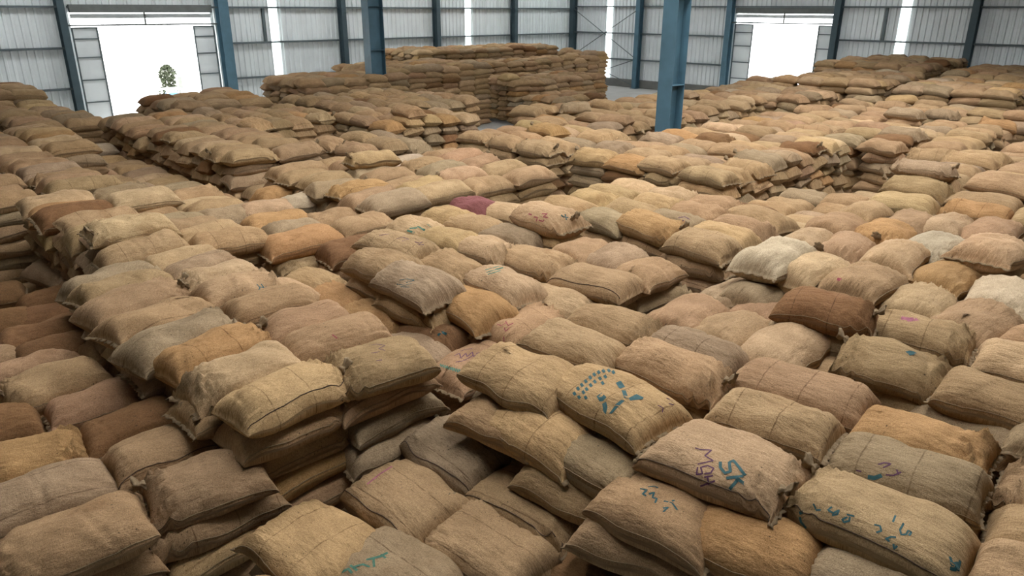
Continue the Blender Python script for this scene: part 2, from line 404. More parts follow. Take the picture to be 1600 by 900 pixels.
# ------------------------------------------------------------------ the sacks: what stands where
# id | two ends of the long axis as seen, depth of the sack's middle below the eye, width | colour | flags | label
# flags: X long axis along X about the middle; G/g gathered mouth right/left; K/k tied knot right/left; S side seam; 0/1 stripes along/around
SACKS = """
A1|363 660 526 591|2.39|.50|y|KS1|pale yellow sack with girth stripes, front corner of the front-left stack
A2|291 625 456 564|2.39|.46|p|g|pale sack with a creased lower end, second behind front corner of front-left stack
A3|261 591 405 527|2.39|.46|o|K1|smooth ochre sack in outer row of the front-left stack
A4|215 580 349 500|2.39|.48|g|G0|grey-brown sack with long folds lying left of the smooth ochre sack
A5|175 545 317 476|2.39|.48|t|0|plain sack between the long-folded grey one and the knotted reddish one, outer row
A6|139 508 280 452|2.39|.48|t|K|sack with tied tuft at its upper end and a reddish stain, outer row
A7|128 484 261 436|2.39|.40|t||narrow sack just left of the tufted reddish-stained one, outer row
A8|117 473 235 425|2.39|.40|g|G|teal-smeared sack ending the outer row of the front-left stack
B1|525 585 655 570|2.39|.52|t|g|sack with faint purple scrawl at right front corner of the front-left stack
B2|440 555 600 525|2.39|.46|t||sack with a small red smear behind the scrawled corner sack, inner row
B3|405 528 545 500|2.39|.48|t|0|plain brown sack third from front in inner row of front-left stack
B4|355 497 485 473|2.39|.46|t|0|striped tan sack fourth from front in inner row of front-left stack
B5|320 474 428 445|2.39|.46|p|G|pale sack with black stamped end, fifth in inner row of front-left stack
B6|283 460 397 425|2.39|.44|p|k|pale plump sack sixth from front in inner row of front-left stack
B7|258 443 368 413|2.39|.42|g|0|bluish grey sack near the back of the inner row, front-left stack
B8|240 428 330 404|2.39|.42|p||last light sack at the back of the inner row, front-left stack
C1|225 785 416 740|2.77|.50|t|gk|large lower sack tucked against the foot of the front-left stack
C2|-32 900 235 815|2.77|.50|t|k|big dusty sack cut by the lower left corner of the picture
C3|-20 815 181 745|2.77|.48|g|0|greyish sack with a lengthwise line above the lower left corner sack
C4|180 742 340 687|2.77|.46|t|0S|sack with double dark seam running lengthwise, left foreground
C5|-16 740 141 703|2.77|.46|o|gG|frayed ochre sack with stitched band at the left edge, lower part
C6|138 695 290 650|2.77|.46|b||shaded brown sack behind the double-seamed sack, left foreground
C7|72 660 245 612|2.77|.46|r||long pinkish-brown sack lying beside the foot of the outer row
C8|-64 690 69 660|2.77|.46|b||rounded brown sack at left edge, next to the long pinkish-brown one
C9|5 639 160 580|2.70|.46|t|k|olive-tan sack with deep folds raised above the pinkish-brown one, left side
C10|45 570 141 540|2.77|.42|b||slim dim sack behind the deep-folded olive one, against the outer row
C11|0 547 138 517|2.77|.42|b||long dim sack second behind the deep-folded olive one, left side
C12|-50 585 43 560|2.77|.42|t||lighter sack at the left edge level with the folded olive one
C13|20 598 90 572|2.80|.35|r||small pinkish sack peeping out behind the folded olive one
D1|440 832 556 892|2.95|.58|y|F1|smooth pale yellow sack at bottom centre-left, its far corner rounded
D2|585 750 690 828|2.95|.56|t|F0S|tan sack with two dark stripes and pink edge, in the low middle
D3|662 678 775 748|2.90|.54|g|F0S|flat grey sack with pointed left corner, deepest of the low middle group
D4|757 757 915 832|2.95|.52|t|FGS0|brown sack with ruffled stitched mouth at its right end, low middle
D5|690 820 845 905|3.00|.54|t|Fk0|brown striped sack with a knotted left corner, bottom edge of the low middle
D6|540 868 665 935|3.00|.58|g|F0|sack with green lettering cut by the bottom edge, low middle
D7|350 940 440 990|3.00|.50|t||sack mostly below the bottom edge beside the pale yellow one
E1|752 570 896 622|2.36|.56|y|1|large pale plain sack at the left end of the right front stack
E2|885 582 1040 690|2.33|.50|y|F1|yellow sack printed with a dark green star emblem and arc of blocks
E3|1042 688 1238 780|2.37|.56|p|FRKS|pale sack marked MBH and SK with a rope-like stitched left edge
E4|1245 772 1520 880|2.39|.52|t|FkS|long tan sack with teal numbers and a stitched side, lower right
F1|838 528 968 572|2.39|.48|t||brown sack directly behind the large pale one, right front stack
F2|895 502 1035 532|2.39|.48|t|G|sack with gathered right end, far left of the second row, right front stack
F3|982 560 1135 612|2.39|.48|t|GK|brown sack with a heavily gathered knotted right end behind the star emblem
F4|1030 540 1152 580|2.39|.46|g|1|greyish sack with a faint green smudge behind the knotted gathered one
F5|1150 590 1360 652|2.39|.46|t|1|long smooth sack with girth stripes, middle of right front stack
F6|1120 640 1298 695|2.39|.46|t|1|rounded sack directly behind the MBH marked sack
F7|1335 668 1550 735|2.39|.46|o|G|smooth light ochre sack with puckered right end, right of the long striped one
F8|1300 712 1540 790|2.42|.46|g|1|grey-brown sack with purple scrawl and teal smear behind the numbered sack
F9|1555 755 1650 790|2.42|.44|t|g|gathered sack at the right edge, level with the scrawled grey-brown one
F10|1540 820 1640 850|2.45|.46|t||brown sack at the right edge below the gathered one
F11|1510 880 1640 930|2.42|.46|t||sack in the bottom right corner, right of the numbered sack
G1|738 634 858 690|2.58|.50|t|F0|tan sack jutting left below the large pale sack, one layer down
G2|800 652 912 712|2.56|.50|y|1|golden sack in the layer below the large pale and star sacks
G3|885 690 1000 765|2.58|.46|g|F0|light grey striped sack beneath the star emblem sack
G4|832 738 978 795|2.76|.46|t||brown sack two layers below the star emblem sack
G5|965 775 1108 838|2.58|.50|r|F|pinkish sack with teal scribble beneath the MBH marked sack
G6|1095 828 1255 890|2.58|.46|o||ochre sack below the joint of the MBH and numbered sacks
G7|1255 880 1400 950|2.58|.46|g||grey sack below the numbered sack at the bottom edge
G8|945 838 1070 872|2.78|.46|r||dim pinkish sack two layers under the MBH marked sack
G9|990 870 1200 935|2.98|.50|t||dark tan sack at the bottom edge, below the pinkish scribbled one
G10|870 880 960 925|3.1|.46|b||dark sack in the gap at the bottom edge right of the ruffled one
u1|1042 490 1108 516|2.45|.50|r|X|pinkish orange sack with lumpy top between the two gathered ones and the gap
u2|1108 466 1178 484|2.52|.50|g|Xg|olive-grey sack with puckered front behind the pinkish orange one
u3|1166 482 1222 506|2.52|.50|r|X|tan sack partly hidden left of the pointed dark brown sack
u4|1106 514 1178 542|2.45|.50|t|X|plain tan sack right of the pinkish orange one
u5|1172 540 1275 570|2.42|.50|p|X|light smooth sack right of the plain tan one, below the dark brown one
u6|1262 590 1345 612|2.60|.46|t||low sack in the hollow left of the lumpy frayed sack
u7|1345 612 1450 642|2.60|.50|t||low speckled sack in the hollow below the lumpy frayed sack
M1|1218 486 1364 497|2.20|.46|b|K1|dark reddish brown sack with pointed left end lying on top
M2|1225 520 1310 540|2.45|.46|g||shaded sack with green print under the pointed dark brown one
M3|1306 562 1488 596|2.28|.50|t|kG|lumpy frayed brown sack with knotted left corner and ragged top
M4|1356 512 1520 548|2.30|.46|t|G1|tan sack with pink smear behind the lumpy frayed one
r22|1462 610 1620 652|2.30|.46|t|0|big smooth tan sack at the right edge, below the pale olive one
u8|1460 658 1575 705|2.50|.46|g||grey-brown sack tucked under the big smooth one near the right edge
r1|1168 402 1250 414|2.15|.50|w|X|whitish grey torn sack at the left corner of the right-hand stack
r2|1228 402 1302 430|2.15|.52|p|X|pale sack right of the torn whitish grey one
r3|1308 420 1398 450|2.15|.52|t|X|broad tan sack with reddish corner right of the pale one, right-hand stack
r4|1144 440 1240 460|2.34|.50|g|X|grey sack directly under the torn whitish one
r5|1232 370 1288 378|2.20|.45|p|X|small light sack behind the torn whitish one
r6|1290 374 1356 394|2.20|.45|r|Xk|pinkish creased sack with small knots behind the pale one, right-hand stack
r7|1274 340 1348 358|2.20|.50|t|X|tan sack left of the orange-brown knotted one, right-hand stack
r8|1356 350 1416 370|2.20|.52|o|Xk|orange-brown sack with two dark knots on the right-hand stack
r9|1326 322 1378 336|2.20|.45|t|X|tan sack behind and between the tan and orange-brown knotted ones
r10|1392 338 1454 354|2.20|.45|r|X|pinkish white sack behind the orange-brown knotted one
r11|1425 372 1492 396|2.20|.50|w|Xg|crumpled whitish sack with stitched fold, right-hand stack
r12|1456 350 1500 354|2.20|.45|p|X|small pale sack just behind the crumpled whitish one
r13|1504 354 1594 368|2.20|.50|r|X|sack with pink tinge behind the big draped one at right edge
r14|1504 386 1592 410|2.15|.54|p|X|large pale sack draped over the right-hand stack near the right edge
r15|1358 386 1442 406|2.15|.48|p|X|smooth sack behind the broad tan one with reddish corner
r16|1442 414 1522 446|2.25|.45|o|X|brown sack with pointed upper corner below the crumpled whitish one
r17|1392 462 1484 474|2.25|.52|p|XG|rounded pale sack with creased right side above the pink-smeared one
r18|1484 478 1566 520|2.25|.52|t|X|smooth tan sack with pointed lower corner, right of the rounded pale one
r19|1528 450 1606 472|2.25|.50|w|X|light grey sack at the right edge behind the smooth tan one
r20|1565 515 1650 540|2.25|.50|r||reddish tan sack at the right edge, half height
r21|1518 560 1650 590|2.30|.50|p||pale olive sack at the right edge above the big smooth one
m1|572 374 682 410|2.30|.50|t|1|large sack with faint pink scrawl at the left of the middle stack
m2|570 406 632 436|2.30|.50|t||rounded tan sack at the left front of the middle stack
m3|612 434 698 464|2.30|.52|g||grey sack with dark scrawl and pointed right corner, front of middle stack
m4|676 404 752 430|2.30|.50|t|G|tan sack right of the pink-scrawled one in the middle stack
m5|748 422 830 456|2.30|.48|p||sack with green stamped upper end at the front of middle stack
m6|728 376 798 398|2.30|.48|p|G|pale sack with pleated yellow right end in the middle stack
m7|676 362 734 380|2.30|.50|y||yellow sack left of the pleated pale one in middle stack
m8|626 348 682 362|2.30|.50|p|G|sack with green striped gathers at the left back of middle stack
m9|674 328 732 346|2.30|.50|y||tan sack with ochre left tip, back row of the middle stack
m10|718 344 776 357|2.30|.45|t||tan sack behind the yellow one in the middle stack
m11|764 356 846 378|2.30|.45|g|G|grey sack with dark crumpled right end, middle stack
m12|724 314 770 328|2.30|.50|R||dull red sack at the back of the middle stack
m13|768 324 824 336|2.30|.50|p|K|creamy sack right of the dull red one
m14|822 334 894 358|2.16|.50|p|K|cream sack with red and green letters lying on top of middle stack
m15|704 450 780 498|2.40|.54|o||orange-tan sack with dark specks at the front of the middle stack
m16|798 386 888 424|2.30|.50|t|G|tan sack with a stitched right end in the middle stack
m17|874 420 994 450|2.30|.52|t|S|large smooth tan sack with seamed right end, right front of middle stack
m18|890 380 950 394|2.30|.50|t|X|tan sack with dark spots behind the large smooth one, middle stack
m19|940 390 1002 406|2.30|.50|g|X|grey sack with scattered spots right of the dark-spotted tan one
m20|988 404 1050 436|2.30|.52|t|X|sack with pointed right corner at the right end of the middle stack
m21|822 455 934 482|2.46|.46|p||sack strewn with dark crumbs below the large smooth one
m22|556 480 632 508|2.60|.50|o|G|ochre sack with pleated right side in the hollow before the middle stack
m23|642 500 730 534|2.60|.52|b|GK|dark crumpled sack with ink blots and torn right end in the hollow
m24|490 448 564 480|2.60|.46|o|g|wrinkled brown sack left of the pleated ochre one
m25|462 430 524 450|2.60|.46|t|G|brown creased sack behind the wrinkled one at head of hollow
m26|768 526 866 482|2.50|.52|r|K1|pinkish sack with red scrawl and dark specks, right of the dark crumpled one
m27|695 600 790 535|2.65|.52|r|1|reddish brown sack with purple scrawl and green stamp left of the large pale one
m28|612 530 688 570|2.65|.50|g||sack with pink patch tucked behind the scrawled corner sack
m29|430 448 470 464|2.55|.42|p||little pale sack end between black-stamped and wrinkled brown sacks
f1|1060 376 1142 400|2.30|.50|t|1|rounded tan sack at front corner of the second stack, right of centre
f2|1088 352 1174 376|2.30|.45|y||yellowish sack second from front corner, second stack right of centre
f3|1122 340 1202 362|2.30|.45|t|G|pleated sack third from the front corner, second stack right of centre
f4|1152 326 1230 350|2.30|.50|t||tan sack with pointed lower corner at right end of second stack
f5|984 346 1060 374|2.30|.48|o|K|smooth ochre-brown sack left of the rounded corner sack, second stack
f6|1026 333 1088 351|2.30|.45|g||grey sack with purple smudge behind the ochre-brown one, second stack
f7|1064 323 1124 336|2.30|.45|t|G|sack with dark gathered end behind the purple-smudged one
f8|1084 310 1156 325|2.30|.45|r|G|pinkish grey sack with frayed right end, back right of second stack
f9|920 328 982 354|2.30|.48|g||dull grey-brown sack at the left front of second stack
f10|960 320 1024 334|2.30|.45|t||tan sack behind the dull grey-brown one, second stack
f11|996 310 1064 321|2.30|.45|y|G|yellowish sack with frilled edge, middle of second stack
f12|1022 300 1082 308|2.30|.45|p|G|pale frilled sack at the back of second stack
f13|860 314 924 330|2.30|.50|y||smooth pale yellow sack at the left corner of second stack
f14|898 302 966 317|2.30|.45|y|G|yellow sack with puckered edge behind the left corner of second stack
f15|928 292 988 309|2.30|.45|y||yellow-tan sack third back along left side of second stack
f16|960 285 1024 299|2.30|.45|p||pale sack at the far left corner of the second stack
V1|450 327 503 315|2.55|.45|w|G|whitish pleated sack lying low before the block left of centre
V3|400 315 474 302|2.55|.45|o||brown sack with a hole, low, left of the whitish pleated one
V4|370 340 456 328|2.52|.45|p||long pale sack in the low row right of the left block
V5|382 362 478 344|2.48|.48|o||brown sack with dark spots in front of the long pale low one
V6|415 375 502 357|2.48|.45|g||greyish sack with a red tip behind the big smooth tan one
V7|405 395 532 370|2.42|.50|o||big smooth tan sack at the front of the low middle-left row
V8|490 358 552 342|2.52|.48|r||reddish-tipped sack right of the whitish pleated low one
V9|526 367 602 348|2.50|.50|t||tan sack with dark corner below the ochre-ended block corner
V10|513 404 585 388|2.50|.45|b||brown pointed sack behind the rounded tan one, edge of middle stack
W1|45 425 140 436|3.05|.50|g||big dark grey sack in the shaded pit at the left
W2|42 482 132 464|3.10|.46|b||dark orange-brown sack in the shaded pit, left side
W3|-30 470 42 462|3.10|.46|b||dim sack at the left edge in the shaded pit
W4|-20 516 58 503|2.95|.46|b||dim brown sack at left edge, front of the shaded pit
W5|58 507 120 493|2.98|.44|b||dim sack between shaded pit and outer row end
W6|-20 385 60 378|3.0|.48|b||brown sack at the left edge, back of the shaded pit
""".strip().split('\n')

# blocks of neatly stacked sacks: x0 x1 y0 y1 depth-of-top-middle direction | phrase used in labels
BLOCKS = [
    (1.95, 2.75, 7.38, 10.45, 2.31, 'X', .80, .335, 'the left block, outer row'),
    (2.75, 3.47, 7.15, 10.75, 2.33, 'X', .74, .45, 'the left block, inner row'),
    (3.55, 4.35, 8.75, 11.0, 2.52, 'X', .78, .46, 'the low row behind the left block'),
    (5.0, 6.6, 7.35, 10.2, 2.31, 'X', .79, .42, 'the block left of centre'),
    (6.6, 8.15, 7.25, 9.7, 2.31, 'X', .79, .46, 'the block left of centre, far half'),
    (4.95, 6.65, 11.2, 17.3, 2.27, 'X', .82, .42, 'the long block towards the left doorway'),
    (5.0, 6.6, 10.2, 11.2, 2.72, 'X', .80, .46, 'the dip before the long block'),
    (6.95, 8.65, 10.75, 12.3, 2.36, 'Y', .76, .5, 'the small block behind it, left of centre'),
    (6.9, 9.3, 14.3, 17.2, 2.30, 'Y', .72, .5, 'the block beside the long block'),
    (8.85, 11.4, 12.5, 14.6, 2.28, 'Y', .72, .48, 'the layered block below the left column'),
    (9.8, 13.4, 14.6, 18.6, 2.30, 'Y', .74, .52, 'the block at the left column foot'),
    (9.3, 11.8, 8.45, 10.9, 2.33, 'Y', .74, .5, 'the block right of the layered block'),
    (9.4, 14.0, 5.2, 8.05, 2.31, 'Y', .74, .5, 'the block before the right column'),
    (10.0, 14.3, -.6, 3.45, 2.28, 'Y', .76, .5, 'the block at the right edge'),
    (3.5, 4.9, 9.9, 17.0, 2.85, 'X', .76, .46, 'the low passage on the left'),
    (1.3, 3.3, 10.85, 14.0, 2.32, 'X', .84, .42, 'the upper left block'),
    (2.3, 4.1, 14.2, 17.6, 2.30, 'X', .84, .44, 'the upper left block, farther part'),
    (3.6, 5.3, 17.9, 22.2, 2.36, 'X', .8, .46, 'the far upper left block'),
    (3.2, 5.4, 22.8, 25.4, 2.12, 'X', .8, .46, 'the raised far left pile'),
    (6.7, 9.2, 17.7, 20.2, 2.19, 'X', .84, .5, 'the pile in front of the left doorway'),
    (11.4, 15.2, 20.0, 22.6, 2.12, 'X', .84, .5, 'the pile left of the left column'),
    (15.6, 20.4, 21.6, 25.2, 2.08, 'X', .84, .52, 'the tall pile right of the left column'),
    (20.8, 30.0, 26.6, 29.6, 1.86, 'X', .84, .52, 'the highest pile in the far corner'),
    (20.8, 29.6, 23.6, 26.2, 2.30, 'X', .84, .52, 'the middle step of the far corner pile'),
    (20.8, 26.4, 20.6, 23.3, 2.75, 'X', .84, .52, 'the lower step of the far corner pile'),
    (20.8, 23.6, 18.4, 20.3, 3.2, 'X', .84, .52, 'the lowest step of the far corner pile'),
    (29.9, 31.6, 24.6, 27.4, 2.16, 'X', .84, .52, 'the end of the far corner pile'),
    (12.9, 20.0, 9.9, 13.0, 2.45, 'Y', .76, .52, 'the field left of the right column'),
    (14.7, 19.6, 3.7, 8.6, 2.44, 'Y', .76, .52, 'the field right of the right column'),
    (14.7, 22.0, -1.0, 3.2, 2.46, 'Y', .76, .52, 'the field along the right edge'),
    (20.6, 26.6, 9.2, 13.0, 2.46, 'Y', .78, .52, 'the far field before the right doorway'),
    (20.4, 22.6, 2.0, 8.4, 2.50, 'Y', .78, .52, 'the far field at right'),
    (23.2, 28.0, 8.3, 11.4, 2.10, 'Y', .78, .52, 'the dark pile before the right doorway'),
    (23.4, 27.6, 4.8, 7.7, 2.12, 'Y', .78, .52, 'the dark pile at far right'),
    (28.8, 34.6, 8.8, 12.6, 1.94, 'Y', .78, .52, 'the highest pile at far right'),
    (28.4, 34.0, 1.0, 8.0, 2.04, 'Y', .78, .52, 'the pile at the far right edge'),
    (24.4, 27.8, .6, 4.2, 2.22, 'Y', .78, .52, 'the shaded pile at far right edge'),
    (8.3, 9.7, -.2, 3.3, 2.78, 'X', .70, .48, 'the low strip before the right edge block'),
    (8.6, 11.3, 3.6, 5.0, 2.72, 'Y', .70, .50, 'the low passage right of centre'),
    (11.3, 14.5, 3.6, 5.1, 3.3, 'Y', .74, .50, 'the dark hole right of centre'),
    (4.5, 8.6, -1.4, .55, 2.35, 'X', .78, .48, 'the stack at the right margin'),
    (-.9, 1.3, 7.5, 10.7, 3.15, 'X', .78, .46, 'the shaded pit'),
]
ORD = ['first', 'second', 'third', 'fourth', 'fifth', 'sixth', 'seventh', 'eighth', 'ninth', 'tenth', 'eleventh', 'twelfth', 'thirteenth', 'fourteenth', 'fifteenth', 'sixteenth', 'seventeenth', 'eighteenth', 'nineteenth', 'twentieth']
NUM = ['', 'one', 'two', 'three', 'four', 'five', 'six', 'seven', 'eight', 'nine', 'ten', 'eleven', 'twelve', 'thirteen', 'fourteen']
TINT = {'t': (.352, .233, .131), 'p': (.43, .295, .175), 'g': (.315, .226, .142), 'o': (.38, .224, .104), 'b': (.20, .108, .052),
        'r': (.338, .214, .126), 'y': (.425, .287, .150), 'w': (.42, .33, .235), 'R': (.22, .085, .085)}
LAYER = .190
rnd = random.Random(11)

class Sack:
    __slots__ = ('x', 'y', 'z', 'ang', 'rx', 'ry', 'L', 'W', 'T', 'tint', 'flags', 'label', 'group', 'seed', 'hits', 'key', 'px')
cells = {}
sacks = []
def clash(x, y, z, lim=.11, f=.42):
    for i in range(int(x // 1) - 1, int(x // 1) + 2):
        for j in range(int(y // 1) - 1, int(y // 1) + 2):
            for s in cells.get((i, j), ()):
                if abs(s.z - z) > lim: continue
                dx, dy = x - s.x, y - s.y
                c, n = math.cos(s.ang), math.sin(s.ang)
                if abs(dx * c + dy * n) < s.L * f and abs(-dx * n + dy * c) < s.W * f: return True
    return False
def add(x, y, z, ang, L, W, T, col, flags, label, group, key=None, tilt=1.0, px=None):
    s = Sack()
    s.x, s.y, s.z, s.ang, s.L, s.W, s.T = x, y, z, ang, L, W, T
    s.rx, s.ry = rnd.gauss(0, .07) * tilt, rnd.gauss(0, .035) * tilt
    if col is None: col = rnd.choices('tpgobryw', (56, 11, 17, 4, 3, 5, 4, 1))[0]
    k = rnd.uniform(.90, 1.10)
    s.tint = tuple(c * k * rnd.uniform(.97, 1.03) for c in TINT[col])
    s.flags, s.label, s.group, s.seed, s.hits, s.key, s.px = flags, label, group, rnd.randrange(1 << 30), 0, key, px
    sacks.append(s)
    cells.setdefault((int(x // 1), int(y // 1)), []).append(s)
    return s
def rnd_flags():
    f = rnd.choice(['', '', '', '0', '1'])
    r = rnd.random()
    if r < .22: f += 'G'
    elif r < .36: f += 'g'
    if rnd.random() < .14: f += rnd.choice('Kk')
    return f

placed = []
for row in SACKS:
    key, pts, h, w, col, flags, label = row.split('|')
    x1, y1, x2, y2 = map(float, pts.split())
    h, w = float(h), float(w)
    a, b = unp(x1, y1, h), unp(x2, y2, h)
    c, d = (a + b) / 2, b - a
    L, ang = float(np.hypot(*d)), math.atan2(d[1], d[0])
    if 'X' in flags:
        L, ang = (.66 if key in ('m18', 'm19', 'm20') else .80), rnd.gauss(0, .06)
    else:
        base = round(ang / (math.pi / 2)) * math.pi / 2
        ang = base + max(-.2, min(.2, (ang - base) * .6))
    edge = x1 < 0 or x2 > 1600 or y2 > 900
    Lc = max(.66 if key in ('m18', 'm19', 'm20') else .74, min(.92, L * 1.04))
    if key in ('m18', 'm19', 'm20'): c = c - np.array([.1, 0])
    if edge and L < .74:                      # partly out of view: grow outwards
        if x1 < 0: c = c - np.array([math.cos(ang), math.sin(ang)]) * (Lc - L) / 2
        else: c = c + np.array([math.cos(ang), math.sin(ang)]) * (Lc - L) / 2
    deep = key[0] in 'fmr' and key not in ('f1', 'f5', 'm1', 'm2', 'm3', 'm14', 'r1', 'r14', 'r21', 'r22')   # seen only from above
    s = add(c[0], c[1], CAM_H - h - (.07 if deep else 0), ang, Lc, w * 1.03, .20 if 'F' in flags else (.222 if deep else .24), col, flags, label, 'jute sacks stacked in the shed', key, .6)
    placed.append(s)
SHORT = {'A1': 'front corner sack of front-left stack', 'A2': 'creased pale sack of front-left stack', 'A3': 'smooth ochre sack of the outer row', 'A4': 'long-folded grey sack of the outer row',
         'A5': 'plain sack beside the long-folded grey one', 'A6': 'tufted sack of the outer row', 'A7': 'narrow sack of the outer row', 'A8': 'teal-smeared sack of the outer row', 'B1': 'scrawled right corner sack of front-left stack',
         'C1': 'large lower sack beside front-left stack', 'C2': 'lower left corner sack', 'E1': 'large pale sack of right front stack', 'E2': 'star emblem sack', 'E3': 'MBH marked sack', 'E4': 'teal-numbered sack',
         'D1': 'pale yellow bottom sack', 'D2': 'two-striped pink-edged sack', 'D3': 'flat grey pointed sack', 'D4': 'ruffled brown sack', 'm17': 'large smooth sack of the middle stack', 'm20': 'pointed right end sack of the middle stack',
         'f1': 'front corner sack of the second stack', 'f5': 'ochre-brown sack of the second stack', 'f9': 'dull grey-brown sack of the second stack', 'f13': 'left corner sack of the second stack', 'r1': 'torn whitish sack',
         'r14': 'draped pale sack', 'V7': 'big smooth tan low sack', 'M1': 'pointed dark brown sack', 'm3': 'dark-scrawled grey sack'}
def short(t):
    w = t.replace(',', '').split()[:7]
    while w[-1] in ('the', 'a', 'of', 'at', 'in', 'on', 'with', 'and', 'behind', 'under', 'below', 'between', 'right', 'left', 'to', 'from', 'its', 'beside', 'before', 'by', 'than'): w.pop()
    return ' '.join(w)
for s in placed:
    z, k = s.z - LAYER, 1
    base = round(s.ang / (math.pi / 2)) * math.pi / 2
    sh = SHORT.get(s.key) or short(s.label)
    while z > .06:
        x, y = s.x + rnd.gauss(0, .03) + (.13 if s.key[0] in 'EG' else 0), s.y + rnd.gauss(0, .03)
        if not clash(x, y, z):
            add(x, y, z, base + rnd.gauss(0, .05), rnd.uniform(.78, .86), .50, .225, None, rnd_flags(), f'jute sack {NUM[k]} layer{"s" if k > 1 else ""} below the {sh}', 'jute sacks stacked in the shed', None, .6)
        z -= LAYER; k += 1
for bi, (x0, x1, y0, y1, h, dr, L, W, phrase) in enumerate(BLOCKS):
    lx, ly = (L, W) if dr == 'X' else (W, L)
    nx, ny = max(1, round((x1 - x0) / lx)), max(1, round((y1 - y0) / ly))
    sx, sy = (x1 - x0) / nx, (y1 - y0) / ny
    far = min(x0, x1) + min(y0, y1) > 26
    low = 0
    for i in range(nx):
        for j in range(ny):
            wild = 'field' in phrase or 'end' in phrase
            top = rnd.gauss(0, .06 if wild else .022) + .04 * math.sin(i * 1.7 + bi) * math.sin(j * 1.1 + 2 * bi)
            if rnd.random() < .06: top += LAYER * rnd.choice((-1, -1, .9))
            border = i == 0 or j == 0 or i == nx - 1 or j == ny - 1
            ang0 = 0 if dr == 'X' else -math.pi / 2
            z, k = CAM_H - h - .03 + top, 0
            shingle = .22 if W < .36 else 0
            while z > .06 and (border or k < 3):
                jit = .028 if k else .035
                x, y = x0 + (i + .5) * sx + rnd.gauss(0, jit), y0 + (j + .5) * sy + rnd.gauss(0, jit)
                if k % 2 and dr == 'X' and not far: x += .02
                if not clash(x, y, z):
                    lab = f'{ORD[min(j, 19)]} sack from the right, {ORD[min(i, 19)]} row of {phrase}' if k == 0 else f'{NUM[min(k, 14)]} down under {ORD[min(j, 19)]} sack, {ORD[min(i, 19)]} row, {phrase}'
                    s = add(x, y, z, ang0 + rnd.gauss(0, .24 if wild else .07), L * rnd.uniform(1.0, 1.12), (max(W, .43)) * rnd.uniform(.98, 1.10), .222 * rnd.uniform(.93, 1.1), None, rnd_flags(), lab, 'jute sacks stacked in the shed')
                    if shingle: s.rx += shingle
                z -= LAYER; k += 1
for i in range(16):                              # the bottom of the hollows between the stacks
    for j in range(38):
        x, y, z = -.6 + i * .79 + rnd.gauss(0, .04), -.2 + j * .48 + rnd.gauss(0, .04), CAM_H - 3.42 + rnd.gauss(0, .04)
        for k in range(2):
            if not clash(x, y, z - k * LAYER, .14):
                add(x, y, z - k * LAYER, rnd.gauss(0, .1), .82, .5, .21, None, rnd_flags(), f'sack in the dark hollow, {ORD[min(j, 19)]} along and {ORD[i]} across', 'jute sacks stacked in the shed')

# ---------------------------------------------------------------- which of them can be seen from here or from a step to the side
bv, bf, owner = [], [], []
for si, s in enumerate(sacks):
    R = Euler((s.rx, s.ry, s.ang)).to_matrix()
    b = len(bv)
    for zz, k in ((-.42, .78), (0, .97), (.5, .74)):
        for a, c in ((-1, -1), (1, -1), (1, 1), (-1, 1)):
            bv.append(R @ Vector((a * s.L / 2 * k * .97, c * s.W / 2 * k * .94, zz * s.T)) + Vector((s.x, s.y, s.z)))
    for t in (0, 4):
        for k in range(4): bf.append((b + t + k, b + t + (k + 1) % 4, b + t + 4 + (k + 1) % 4, b + t + 4 + k)); owner.append(si)
    bf.append((b + 8, b + 9, b + 10, b + 11)); owner.append(si)
    bf.append((b + 3, b + 2, b + 1, b)); owner.append(si)
tree = BVHTree.FromPolygons(bv, bf)
cm = cam.matrix_world.to_3x3()
seen = set()
for off, nx, ny, main in (((0, 0, 0), 560, 315, True), ((.7, -.7, 0), 300, 170, False), ((-.7, .7, 0), 300, 170, False), ((0, 0, .7), 300, 170, False), ((.5, .5, 0), 240, 135, False)):
    o = cam.matrix_world.translation + Vector(off)
    for j in range(ny):
        for i in range(nx):
            d = cm @ Vector(((i + .5) / nx * 1600 - 800, 450 - (j + .5) / ny * 900, -F_PX))
            hit = tree.ray_cast(o, d)
            if hit[2] is not None:
                si = owner[hit[2]]
                seen.add(si)
                if main: sacks[si].hits += 1
order = sorted(seen, key=lambda i: -sacks[i].hits)
single = [i for i in order[:300] if sacks[i].hits > 0]
rest = order[len(single):]

